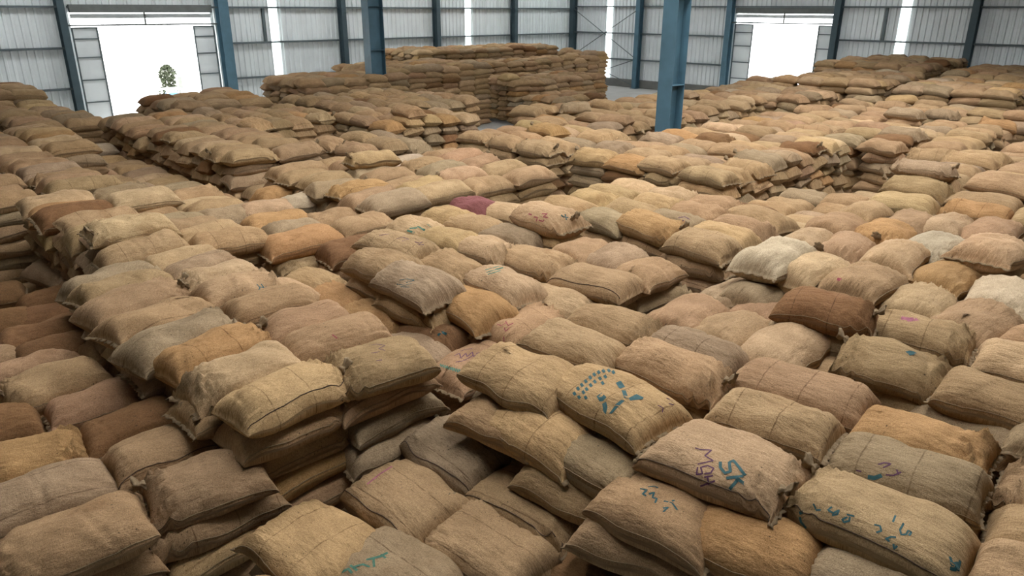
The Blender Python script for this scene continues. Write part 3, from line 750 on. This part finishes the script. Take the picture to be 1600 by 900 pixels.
# ---------------------------------------------------------------- the shape of a filled sack
def sack_shape(s, nu, nv, fine):
    rg = np.random.default_rng(s.seed)
    lin = np.linspace(-1, 1, nu)
    u = np.sign(lin) * (1 - (1 - np.abs(lin)) ** 1.35)
    ph = np.arange(nv) * 2 * np.pi / nv + np.pi / nv
    U, P = np.meshgrid(u, ph, indexing='ij')
    n = 2.7 if 'F' in s.flags else rg.uniform(1.95, 2.2)
    cy = np.sign(np.cos(P)) * np.abs(np.cos(P)) ** (2 / n)
    cz = np.sign(np.sin(P)) * np.abs(np.sin(P)) ** (2 / n)
    A = np.abs(U)
    side = np.where(U > 0, 1, 0)
    pe = np.where(side, rg.uniform(4.0, 8.5), rg.uniform(4.0, 8.5))
    th = np.clip(1 - A ** pe, 0, 1) ** .55
    ear = np.where(side, rg.uniform(.0, .13), rg.uniform(.0, .13))
    a = s.W / 2 * (1 - .09 * A ** 4 + ear * np.exp(-((1 - A) / .07) ** 2))
    T = s.T
    Y = a * cy
    Z = np.where(cz > 0, .70, .48) * T * th * cz + .009 * cz
    # the two ends are sewn flat: their middle is drawn in, the corners stay out
    e = np.where(side, rg.uniform(.02, .10), rg.uniform(.02, .10))
    X = s.L / 2 * (U - np.sign(U) * e * A ** 7 * (1 - (Y / np.maximum(a, 1e-4)) ** 2))
    # sag over the edge, and a slow bend
    Z -= np.where(side, rg.uniform(0, .05), rg.uniform(0, .05)) * A ** 4
    Y = Y + rg.normal(0, .018) * (U ** 2 - .4)
    Z = Z + rg.normal(0, .010) * U
    # uneven filling
    tq = Y / s.W
    for _ in range(5):
        k1, k2, f = rg.uniform(.5, 2.2), rg.uniform(-1.6, 1.6), rg.uniform(0, 6.28)
        Z += T * .020 * th * np.sin(np.pi * (k1 * U + 2 * k2 * tq) + f) * (cz > -.3)
        Y += s.W * .010 * np.sin(np.pi * k1 * U + f * 1.7) * np.sign(cy)
    if fine:
        for end, up, lo in ((1, 'G', 'K'), (-1, 'g', 'k')):
            g = .30 if up in s.flags else (.20 if lo in s.flags else .05)
            r = np.clip((end * U - .30) / .6, 0, 1); r = r * r * (3 - 2 * r) * np.where(end * U > .97, .6, 1)
            kk, f = rg.integers(7, 12), rg.uniform(0, 6.28)
            w = np.sin(kk * 2 * np.pi * tq + f + 1.3 * np.sin(3 * U + f)) + .6 * np.sin((kk * 1.7) * 2 * np.pi * tq + 2 * f)
            if g > .1: w = .9 - 2.0 * np.abs(np.sin(.5 * (kk * 2 * np.pi * tq * (1.25 - .35 * r) + f))) ** .8 + .25 * w
            Z += g * T * .7 * r * w * (cz > -.2) * np.minimum(1, th + .25)
            if up in s.flags or lo in s.flags:
                Y *= 1 - .16 * r ** 2
        for _ in range(16):                      # creases in the cloth
            u0, t0, an, ln, wd = rg.uniform(-.8, .8), rg.uniform(-.4, .4), rg.uniform(0, 3.14), rg.uniform(.06, .30), rg.uniform(.008, .020)
            dx, dy = (X - u0 * s.L / 2), (Y - t0 * s.W)
            al, ac = dx * math.cos(an) + dy * math.sin(an), -dx * math.sin(an) + dy * math.cos(an)
            Z += (cz > 0) * rg.uniform(-.013, .008) * np.exp(-(ac / wd) ** 2 - (al / ln) ** 2)
        for _ in range(4):                       # soft dents
            u0, t0, rr = rg.uniform(-.8, .8), rg.uniform(-.4, .4), rg.uniform(.05, .12)
            Z += (cz > 0) * rg.uniform(-.022, .008) * np.exp(-((X - u0 * s.L / 2) ** 2 + (Y - t0 * s.W) ** 2) / rr ** 2)
    return np.stack([X, Y, Z], -1)

def shell(G):
    nu, nv = G.shape[:2]
    V = G.reshape(-1, 3)
    V = np.concatenate([V, G[0].mean(0)[None], G[-1].mean(0)[None]])
    i, j = np.meshgrid(np.arange(nu - 1), np.arange(nv), indexing='ij')
    j2 = (j + 1) % nv
    Q = np.stack([i * nv + j, (i + 1) * nv + j, (i + 1) * nv + j2, i * nv + j2], -1).reshape(-1, 4)
    k = np.arange(nv); k2 = (k + 1) % nv
    T1 = np.stack([np.full(nv, nu * nv), k, k2], -1)
    T2 = np.stack([np.full(nv, nu * nv + 1), (nu - 1) * nv + k2, (nu - 1) * nv + k], -1)
    return V, Q, np.concatenate([T1, T2])

def cloth_uv(s, G):
    """metres along the sack and around it, with an own offset"""
    rg = np.random.default_rng(s.seed + 7)
    off = rg.uniform(-20, 20, 2)
    nu, nv = G.shape[:2]
    y = G[..., 1]
    uvx = G[..., 0]
    uvy = y + np.where(np.sin(np.arange(nv) * 2 * np.pi / nv + np.pi / nv) > 0, G[..., 2] * .3, -.8 + G[..., 2] * .3)
    uv = np.stack([uvx, uvy], -1).reshape(-1, 2)
    uv = np.concatenate([uv, G[0].mean(0)[None, :2], G[-1].mean(0)[None, :2]])
    if '0' in s.flags or '1' in s.flags: off = np.round(off / .27) * .27 + rg.uniform(.02, .08)
    return uv + off

def to_mesh(name, V, Q, T, uv, tint, aux, mat):
    nq, nt = len(Q), len(T)
    me = bpy.data.meshes.new(name)
    me.vertices.add(len(V)); me.vertices.foreach_set('co', V.astype(np.float32).ravel())
    loops = np.concatenate([Q.ravel(), T.ravel()]).astype(np.int32)
    me.loops.add(len(loops)); me.loops.foreach_set('vertex_index', loops)
    me.polygons.add(nq + nt)
    me.polygons.foreach_set('loop_start', np.concatenate([np.arange(nq) * 4, nq * 4 + np.arange(nt) * 3]).astype(np.int32))
    me.polygons.foreach_set('use_smooth', np.ones(nq + nt, dtype=bool))
    me.update(calc_edges=True)
    lay = me.uv_layers.new(name='cloth'); lay.data.foreach_set('uv', uv[loops].astype(np.float32).ravel())
    for nm, val in (('tint', tint), ('aux', aux)):
        at = me.attributes.new(nm, 'FLOAT_COLOR', 'POINT')
        at.data.foreach_set('color', np.ascontiguousarray(val, dtype=np.float32).ravel())
    me.materials.append(mat)
    return me

def colours(s, n):
    rg = np.random.default_rng(s.seed + 3)
    tint = np.tile(np.array([*s.tint, 1.0]), (n, 1))
    st = .9 if ('0' in s.flags or '1' in s.flags) else 0.0
    aux = np.tile(np.array([st, 1.0 if '1' in s.flags else 0.0, rg.uniform(.2, 1.0), 1.0]), (n, 1))
    return tint, aux

def matrix(s):
    return Matrix.Translation((s.x, s.y, s.z)) @ Euler((s.rx, s.ry, s.ang)).to_matrix().to_4x4()

def end_frill(s, G, end):
    """the sewn mouth: a narrow ruffled hem along one end"""
    ring = G[-1 if end > 0 else 0]
    nv = len(ring)
    top = ring[:nv // 2]
    top = top[np.argsort(top[:, 1])]
    n = 34 if s.hits > 90 else 16
    ys = np.linspace(top[0, 1], top[-1, 1], n)
    xs = np.interp(ys, top[:, 1], top[:, 0]); zs = np.interp(ys, top[:, 1], top[:, 2])
    rg = np.random.default_rng(s.seed + 21)
    hgt = rg.uniform(.016, .03)
    wv = .007 * np.sin(np.linspace(0, rg.uniform(25, 45), n) + rg.uniform(0, 6)) + rg.normal(0, .002, n)
    dr = -.010
    v, f = [], []
    for k in range(n):
        h = hgt * (1 + .35 * math.sin(k * 1.9 + s.seed % 7))
        x, y, z = xs[k] - end * .008, ys[k], zs[k]
        xo = x + end * (h + .008)
        zo = z + dr + wv[k]
        v += [(x, y, z + .004), (xo, y, zo + .0025), (xo, y, zo - .0025), (x, y, z - .004)]
    for k in range(n - 1):
        a, b = 4 * k, 4 * k + 4
        for q_ in range(4): f.append((a + q_, a + (q_ + 1) % 4, b + (q_ + 1) % 4, b + q_))
    f += [(0, 3, 2, 1), (4 * n - 4, 4 * n - 3, 4 * n - 2, 4 * n - 1)]
    return v, f

def rope_edge(s, G, end):
    """a thick whipped cord sewn along the folded end"""
    ring = G[-3 if end > 0 else 2]
    nv = len(ring)
    top = ring[:nv // 2]; top = top[np.argsort(top[:, 1])]
    rg = np.random.default_rng(s.seed + 41)
    n = 60
    ys = np.linspace(top[0, 1] * .98, top[-1, 1] * .98, n)
    pts = [(float(np.interp(y, top[:, 1], top[:, 0])) + rg.normal(0, .002), float(y), float(np.interp(y, top[:, 1], top[:, 2])) + .006) for y in ys]
    m = MB(); m.tube(pts, [.011 * (1 + .35 * math.sin(k * 1.6)) for k in range(n)], 8)
    return m.v, m.f

def knot(s, G, end):
    """a tied tuft of cloth at one end"""
    rg = np.random.default_rng(s.seed + 31)
    nu = len(G)
    ring = G[int(.93 * (nu - 1))] if end > 0 else G[int(.07 * (nu - 1)) + 1]
    p = ring[np.argmax(ring[:, 2])] + np.array([0, rg.normal(0, .05), -.012])
    v, f = [], []
    n, m = 8, 22
    prof = [(0, .030), (.012, .024), (.02, .014), (.027, .013), (.036, .024), (.05, .034), (.062, .036), (.058, .012)]
    for k, (d, r) in enumerate(prof):
        for j in range(m):
            t = 2 * math.pi * j / m
            rr = 1.25 * r * (1 + (.18 if k != 3 else .05) * math.sin(6 * t + k * .7) + .08 * math.sin(11 * t))
            v.append((p[0] + end * d * 1.1 + .004 * math.sin(3 * t), p[1] + rr * math.cos(t), p[2] + rr * .8 * math.sin(t) + d * .75))
    for k in range(n - 1):
        for j in range(m):
            j2 = (j + 1) % m
            f.append((k * m + j, k * m + j2, (k + 1) * m + j2, (k + 1) * m + j))
    f.append(tuple(range(m))[::-1]); f.append(tuple((n - 1) * m + j for j in range(m)))
    return v, f

def side_seam(s, G, frac):
    nv = G.shape[1]
    # on the side that faces the eye
    to = Vector((-s.x, -s.y, 0)); c, n_ = math.cos(s.ang), math.sin(s.ang)
    yloc = -to.x * n_ + to.y * c
    j = int(nv * frac) if yloc > 0 else int(nv * (.5 - frac))
    pts = G[2:-2, j] * 1.0
    ctr = np.array([0, 0, 0.0])
    out = pts.copy(); out[:, 2] += .002; out[:, 1] += .002 * np.sign(pts[:, 1])
    m = MB(); m.tube([tuple(p) for p in out], .003, 5)
    return m.v, m.f

MARKS = {}   # sack id -> list of (material, part name, stroke width in m, polylines in the photograph's pixels)
def zz(ox, oy, k, pts): return [(ox + x / k, oy + y / k) for x, y in pts]
def strokes(key, mat, w, zoom, *lines, name='lettering'): MARKS.setdefault(key, []).append((mat, name, w, [zz(*zoom, l) for l in lines], False))
def fills(key, mat, zoom, *polys, name='emblem_print'): MARKS.setdefault(key, []).append((mat, name, 0, [zz(*zoom, l) for l in polys], True))
Z1 = (800, 400, 3.6)
def block(cx, cy, a=-.62):
    c, s_ = math.cos(a), math.sin(a)
    return [(cx + x * c - y * s_, cy + x * s_ + y * c) for x, y in ((-8, -10), (8, -10), (8, 10), (-8, 10))]
arc = [(352, 775), (372, 747), (393, 727), (415, 706), (440, 685), (463, 668), (488, 655), (515, 648), (545, 645), (570, 655), (378, 795), (402, 768), (420, 750), (443, 728), (466, 708), (495, 690), (525, 680), (415, 797), (510, 716)]
fills('E2', M_INK, Z1, *[block(*p) for p in arc],
      [(583, 715), (612, 703), (637, 738), (605, 747)], [(616, 757), (640, 757), (655, 803), (630, 798)], [(655, 800), (700, 778), (742, 797), (735, 806), (665, 814)],
      [(578, 838), (615, 810), (634, 815), (605, 842)], [(546, 888), (580, 843), (600, 847), (562, 888)], [(508, 832), (530, 820), (538, 850), (528, 893), (514, 872)], [(476, 790), (505, 770), (532, 795), (512, 817), (493, 820)])
strokes('E2', M_PURPLE, .006, Z1, [(820, 840), (850, 855), (845, 880)], [(870, 800), (905, 815)], [(880, 830), (910, 838)])
Z2 = (800, 650, 3.6)
strokes('E3', M_PURPLE, .009, Z2, [(1030, 180), (1060, 190), (1122, 193), (1085, 225), (1132, 252), (1045, 272)], [(1045, 288), (1038, 330), (1072, 325), (1062, 290), (1100, 280), (1135, 295), (1118, 322), (1082, 325)], [(1060, 395), (1142, 365)], [(1100, 342), (1108, 388)], [(1082, 345), (1132, 335)])
strokes('E3', M_INK, .016, Z2, [(1172, 258), (1172, 290), (1198, 322), (1228, 312), (1222, 262), (1245, 250), (1278, 290), (1312, 336)], [(1205, 350), (1300, 338)], [(1278, 350), (1224, 412)], [(1258, 345), (1308, 382)])
Z3 = (1180, 720, 5)
strokes('E4', M_INK, .009, Z3, [(455, 335), (480, 385), (515, 385)], [(600, 360), (570, 385), (610, 410), (655, 385), (640, 420), (600, 425)], [(715, 420), (775, 435)], [(720, 440), (680, 460), (695, 480), (735, 470), (740, 440)], [(930, 500), (975, 510), (985, 550), (945, 560)], [(1075, 480), (1095, 430)], [(1160, 490), (1130, 540), (1140, 580), (1180, 575), (1195, 545), (1220, 560), (1200, 585)], [(1100, 600), (1060, 595), (1020, 610), (1050, 630)], [(1080, 650), (1085, 690), (1110, 665)])
strokes('E4', M_INK, .016, Z3, [(345, 410), (375, 400)], [(350, 440), (360, 480), (400, 525)], [(1520, 750), (1540, 810), (1590, 800), (1560, 850), (1520, 840)], [(1600, 780), (1580, 860)])
strokes('F8', M_PURPLE, .008, Z3, [(960, 30), (1010, 15), (1060, 25), (1000, 55)], [(1020, 110), (1080, 115), (1140, 90)], [(1105, 70), (1120, 110)], [(790, 75), (830, 85)])
strokes('F8', M_INK, .022, Z3, [(880, 125), (930, 135), (990, 115)])
strokes('G5', M_INK, .010, Z2, [(720, 410), (760, 415), (735, 440), (755, 450)], [(765, 400), (800, 395), (820, 405)], [(770, 440), (800, 430), (790, 460), (815, 465), (805, 490)], [(855, 480), (900, 490), (930, 530)], [(850, 520), (880, 515), (850, 540)], [(900, 480), (915, 475)])
strokes('B1', M_PURPLE, .006, (400, 420, 5), [(880, 600), (940, 590), (1010, 600), (960, 625), (1010, 640)], [(940, 720), (985, 712)], [(900, 660), (960, 650)])
strokes('B2', M_RED, .010, (400, 420, 5), [(595, 515), (635, 545)])
strokes('D6', M_GREEN, .014, (400, 650, 3.6), [(480, 880), (520, 860), (540, 885)], [(550, 850), (600, 835), (640, 850)], [(620, 810), (700, 790), (740, 770)], [(660, 800), (665, 850)], [(700, 780), (730, 800)], [(530, 840), (570, 870)])
strokes('D2', M_PINK, .012, (400, 650, 3.6), [(625, 385), (700, 325), (765, 285)])
strokes('m14', M_RED, .014, (740, 270, 5), [(470, 345), (500, 350), (490, 380)], [(535, 320), (575, 320), (545, 345), (580, 350)], [(510, 370), (540, 380), (550, 370)], [(430, 320), (455, 330)])
strokes('m14', M_INK, .014, (740, 270, 5), [(685, 330), (700, 345), (740, 350)], [(715, 325), (725, 370)])
strokes('m27', M_PURPLE, .008, (600, 440, 5), [(550, 580), (590, 560), (600, 600), (640, 560), (650, 590), (690, 550), (700, 590), (740, 555)], [(560, 630), (620, 620), (660, 600), (700, 575)], [(600, 545), (640, 530), (690, 525)], [(720, 560), (750, 575), (790, 550)])
strokes('m27', M_GREEN, .012, (600, 440, 5), *[[(440 + 18 * i, 645 + 5 * i), (452 + 18 * i, 668 + 6 * i)] for i in range(11)])
strokes('m26', M_RED, .008, (600, 440, 5), [(885, 335), (920, 345), (950, 325)], [(950, 310), (970, 345), (1010, 325)], [(940, 360), (950, 390), (980, 360)], [(935, 430), (940, 470)])
strokes('m23', M_PINK, .022, (600, 440, 5), [(370, 280), (430, 270)], [(470, 250), (510, 255)])
strokes('m23', M_INK, .022, (600, 440, 5), [(400, 285), (455, 250)], [(420, 420), (450, 395), (490, 410)], [(250, 300), (290, 295)], [(600, 345), (640, 355)])
strokes('m1', M_PURPLE, .009, (540, 300, 5), [(400, 365), (450, 355), (495, 370), (440, 385)], [(540, 390), (580, 400), (600, 390)], [(570, 410), (610, 412)], [(260, 340), (340, 330)])
strokes('m5', M_GREEN, .016, (540, 300, 5), [(1090, 610), (1200, 580)], [(1100, 630), (1230, 590)], [(1110, 645), (1210, 615)])
strokes('m8', M_GREEN, .024, (540, 300, 5), [(480, 300), (540, 320)], [(560, 270), (620, 300)], [(640, 250), (690, 280)], [(500, 285), (560, 280)])
strokes('m3', M_INK, .006, (540, 300, 5), [(420, 690), (480, 680), (540, 690), (470, 710)], [(400, 720), (460, 730), (520, 715)], [(430, 740), (500, 745)])
strokes('M4', M_PINK, .05, (1280, 430, 5), [(640, 335), (700, 345), (770, 345)], [(680, 355), (730, 352)])
strokes('M3', M_INK, .020, (1280, 430, 5), [(680, 605), (720, 600), (755, 608)], [(700, 620), (740, 612)])
strokes('M2', M_GREEN, .014, (980, 420, 5), [(1240, 440), (1300, 450)], [(1250, 460), (1310, 465)])
strokes('A8', M_INK, .020, (0, 340, 5), [(880, 480), (940, 500), (980, 480)], [(920, 475), (1000, 470)], [(900, 500), (990, 495)])
strokes('B5', M_INK, .010, (380, 290, 5), [(105, 770), (130, 800), (110, 835)], [(140, 770), (170, 810), (150, 840)], [(175, 790), (200, 825)], [(120, 790), (215, 810)])
strokes('f6', M_PURPLE, .016, (940, 270, 5), [(600, 350), (650, 345), (690, 365)], [(620, 370), (680, 390)])
strokes('m28', M_RED, .03, (400, 420, 5), [(1290, 690), (1330, 700)], [(1280, 730), (1320, 740)])
strokes('r3', M_RED, .03, (1100, 290, 5), [(1040, 730), (1070, 735)])
strokes('V8', M_RED, .05, (380, 290, 5), [(580, 330), (620, 340)])
strokes('V6', M_RED, .04, (380, 290, 5), [(560, 350), (600, 360)])

def draw_mark(s, me_tree, mat, name, w, lines, filled, parent, M):
    inv = M.inverted()
    eye = inv @ Vector((0, 0, CAM_H))
    def find(p):
        """the point of this sack's cloth where the photograph shows the mark"""
        u, f_, up = ray(p[0], p[1]); c = math.sqrt(.5)
        d = inv.to_3x3() @ Vector(((f_ + u) * c, (f_ - u) * c, up))
        hit = me_tree.ray_cast(eye, d)
        return None if hit[0] is None else (hit[0], hit[1] if hit[1].dot(d) < 0 else -hit[1])
    def drop(q, nrm):
        hit = me_tree.ray_cast(q + nrm * .03, -nrm, .08)
        return q + nrm * .002 if hit[0] is None else hit[0] + nrm * .002
    v, f = [], []
    for ln in lines:
        if filled:
            ring = []
            for k in range(len(ln)):
                a, b = ln[k], ln[(k + 1) % len(ln)]
                ring += [a, ((a[0] + b[0]) / 2, (a[1] + b[1]) / 2)]
            cen = (sum(p[0] for p in ln) / len(ln), sum(p[1] for p in ln) / len(ln))
            hs = [find(p) for p in [cen] + ring]
            if any(h is None for h in hs): continue
            b0 = len(v); v += [h[0] + h[1] * .002 for h in hs]
            for k in range(len(ring)): f.append((b0, b0 + 1 + k, b0 + 1 + (k + 1) % len(ring)))
        else:
            pts = []
            for a, b in zip(ln[:-1], ln[1:]):
                n = max(1, int(math.hypot(b[0] - a[0], b[1] - a[1]) / 2.0))
                pts += [(a[0] + (b[0] - a[0]) * t / n, a[1] + (b[1] - a[1]) * t / n) for t in range(n)]
            pts.append(ln[-1])
            hs = [h for h in (find(p) for p in pts) if h is not None]
            prev = None
            for k, (q, nrm) in enumerate(hs):
                d = hs[min(k + 1, len(hs) - 1)][0] - hs[max(k - 1, 0)][0]
                if d.length < 1e-6 or d.length > .15: prev = None; continue
                side = nrm.cross(d).normalized() * (w / 2)
                i0 = len(v); v += [drop(q + side, nrm), drop(q - side, nrm)]
                if prev is not None: f.append((prev, prev + 1, i0 + 1, i0))
                prev = i0
    if f:
        return link(name, mesh(name, v, f, mat), parent)

# ---------------------------------------------------------------- build the sacks that show largest, one by one
used = {}
for rank, si in enumerate(single):
    s = sacks[si]
    big = s.hits > 260
    mid = s.hits > 90
    nu, nv = (60, 52) if big else ((40, 36) if mid else (26, 24))
    G = sack_shape(s, nu, nv, True)
    V, Q, T = shell(G)
    tint, aux = colours(s, len(V))
    me = to_mesh('jute_sack', V, Q, T, cloth_uv(s, G), tint, aux, M_JUTE)
    o = link('jute_sack', me)
    M = matrix(s)
    o.matrix_world = M
    tag(o, s.label, 'sack', s.group)
    rg = np.random.default_rng(s.seed + 99)
    end = 1 if ('G' in s.flags or 'K' in s.flags) else (-1 if ('g' in s.flags or 'k' in s.flags) else rg.choice((-1, 1)))
    if True:
        v, f = end_frill(s, G, end); link('stitched_mouth', mesh('stitched_mouth', v, f, M_CORD, True), o)
    if 'R' in s.flags:
        v, f = rope_edge(s, G, -1); link('rope_edge', mesh('rope_edge', v, f, M_CORD, True), o)
    for fl_, e_ in (('K', 1), ('k', -1)):
        if fl_ in s.flags and mid:
            v, f = knot(s, G, e_); link('tied_tuft', mesh('tied_tuft', v, f, M_CORD, True), o)
    if 'S' in s.flags and big:
        v, f = side_seam(s, G, .045 if s.key in ('E3', 'E4') else .09); link('side_seam', mesh('side_seam', v, f, M_DKCORD, True), o)
    elif s.hits > 45:
        v, f = side_seam(s, G, .02); link('side_seam', mesh('side_seam', v, f, M_CORD, True), o)
    if s.key in MARKS:
        bt = BVHTree.FromPolygons([Vector(p) for p in V], [tuple(int(i) for i in q_) for q_ in Q])
        for mat, nm, w, lines, filled in MARKS[s.key]:
            draw_mark(s, bt, mat, nm, w, lines, filled, o, M)
# ---------------------------------------------------------------- and the many smaller ones behind as one mass
VV, QQ, TT, UU, CC, AA, base = [], [], [], [], [], [], 0
for si in rest:
    s = sacks[si]
    near = s.x + s.y < 24
    G = sack_shape(s, 17 if near else 13, 16 if near else 12, False)
    V, Q, T = shell(G)
    Mx = np.array(matrix(s))
    tint, aux = colours(s, len(V))
    VV.append(V @ Mx[:3, :3].T + Mx[:3, 3]); QQ.append(Q + base); TT.append(T + base); UU.append(cloth_uv(s, G)); CC.append(tint); AA.append(aux)
    base += len(V)
if VV:
    me = to_mesh('sacks_in_the_distance', np.concatenate(VV), np.concatenate(QQ), np.concatenate(TT), np.concatenate(UU), np.concatenate(CC), np.concatenate(AA), M_JUTE)
    o = link('sacks_in_the_distance', me)
    tag(o, 'hundreds of smaller tan jute sacks stacked behind and between the nearer ones', 'sacks', kind='stuff')
print('SACKS candidates', len(sacks), 'seen', len(seen), 'single', len(single), 'min hits', sacks[single[-1]].hits, 'rest', len(rest), 'tris rest', base * 2)
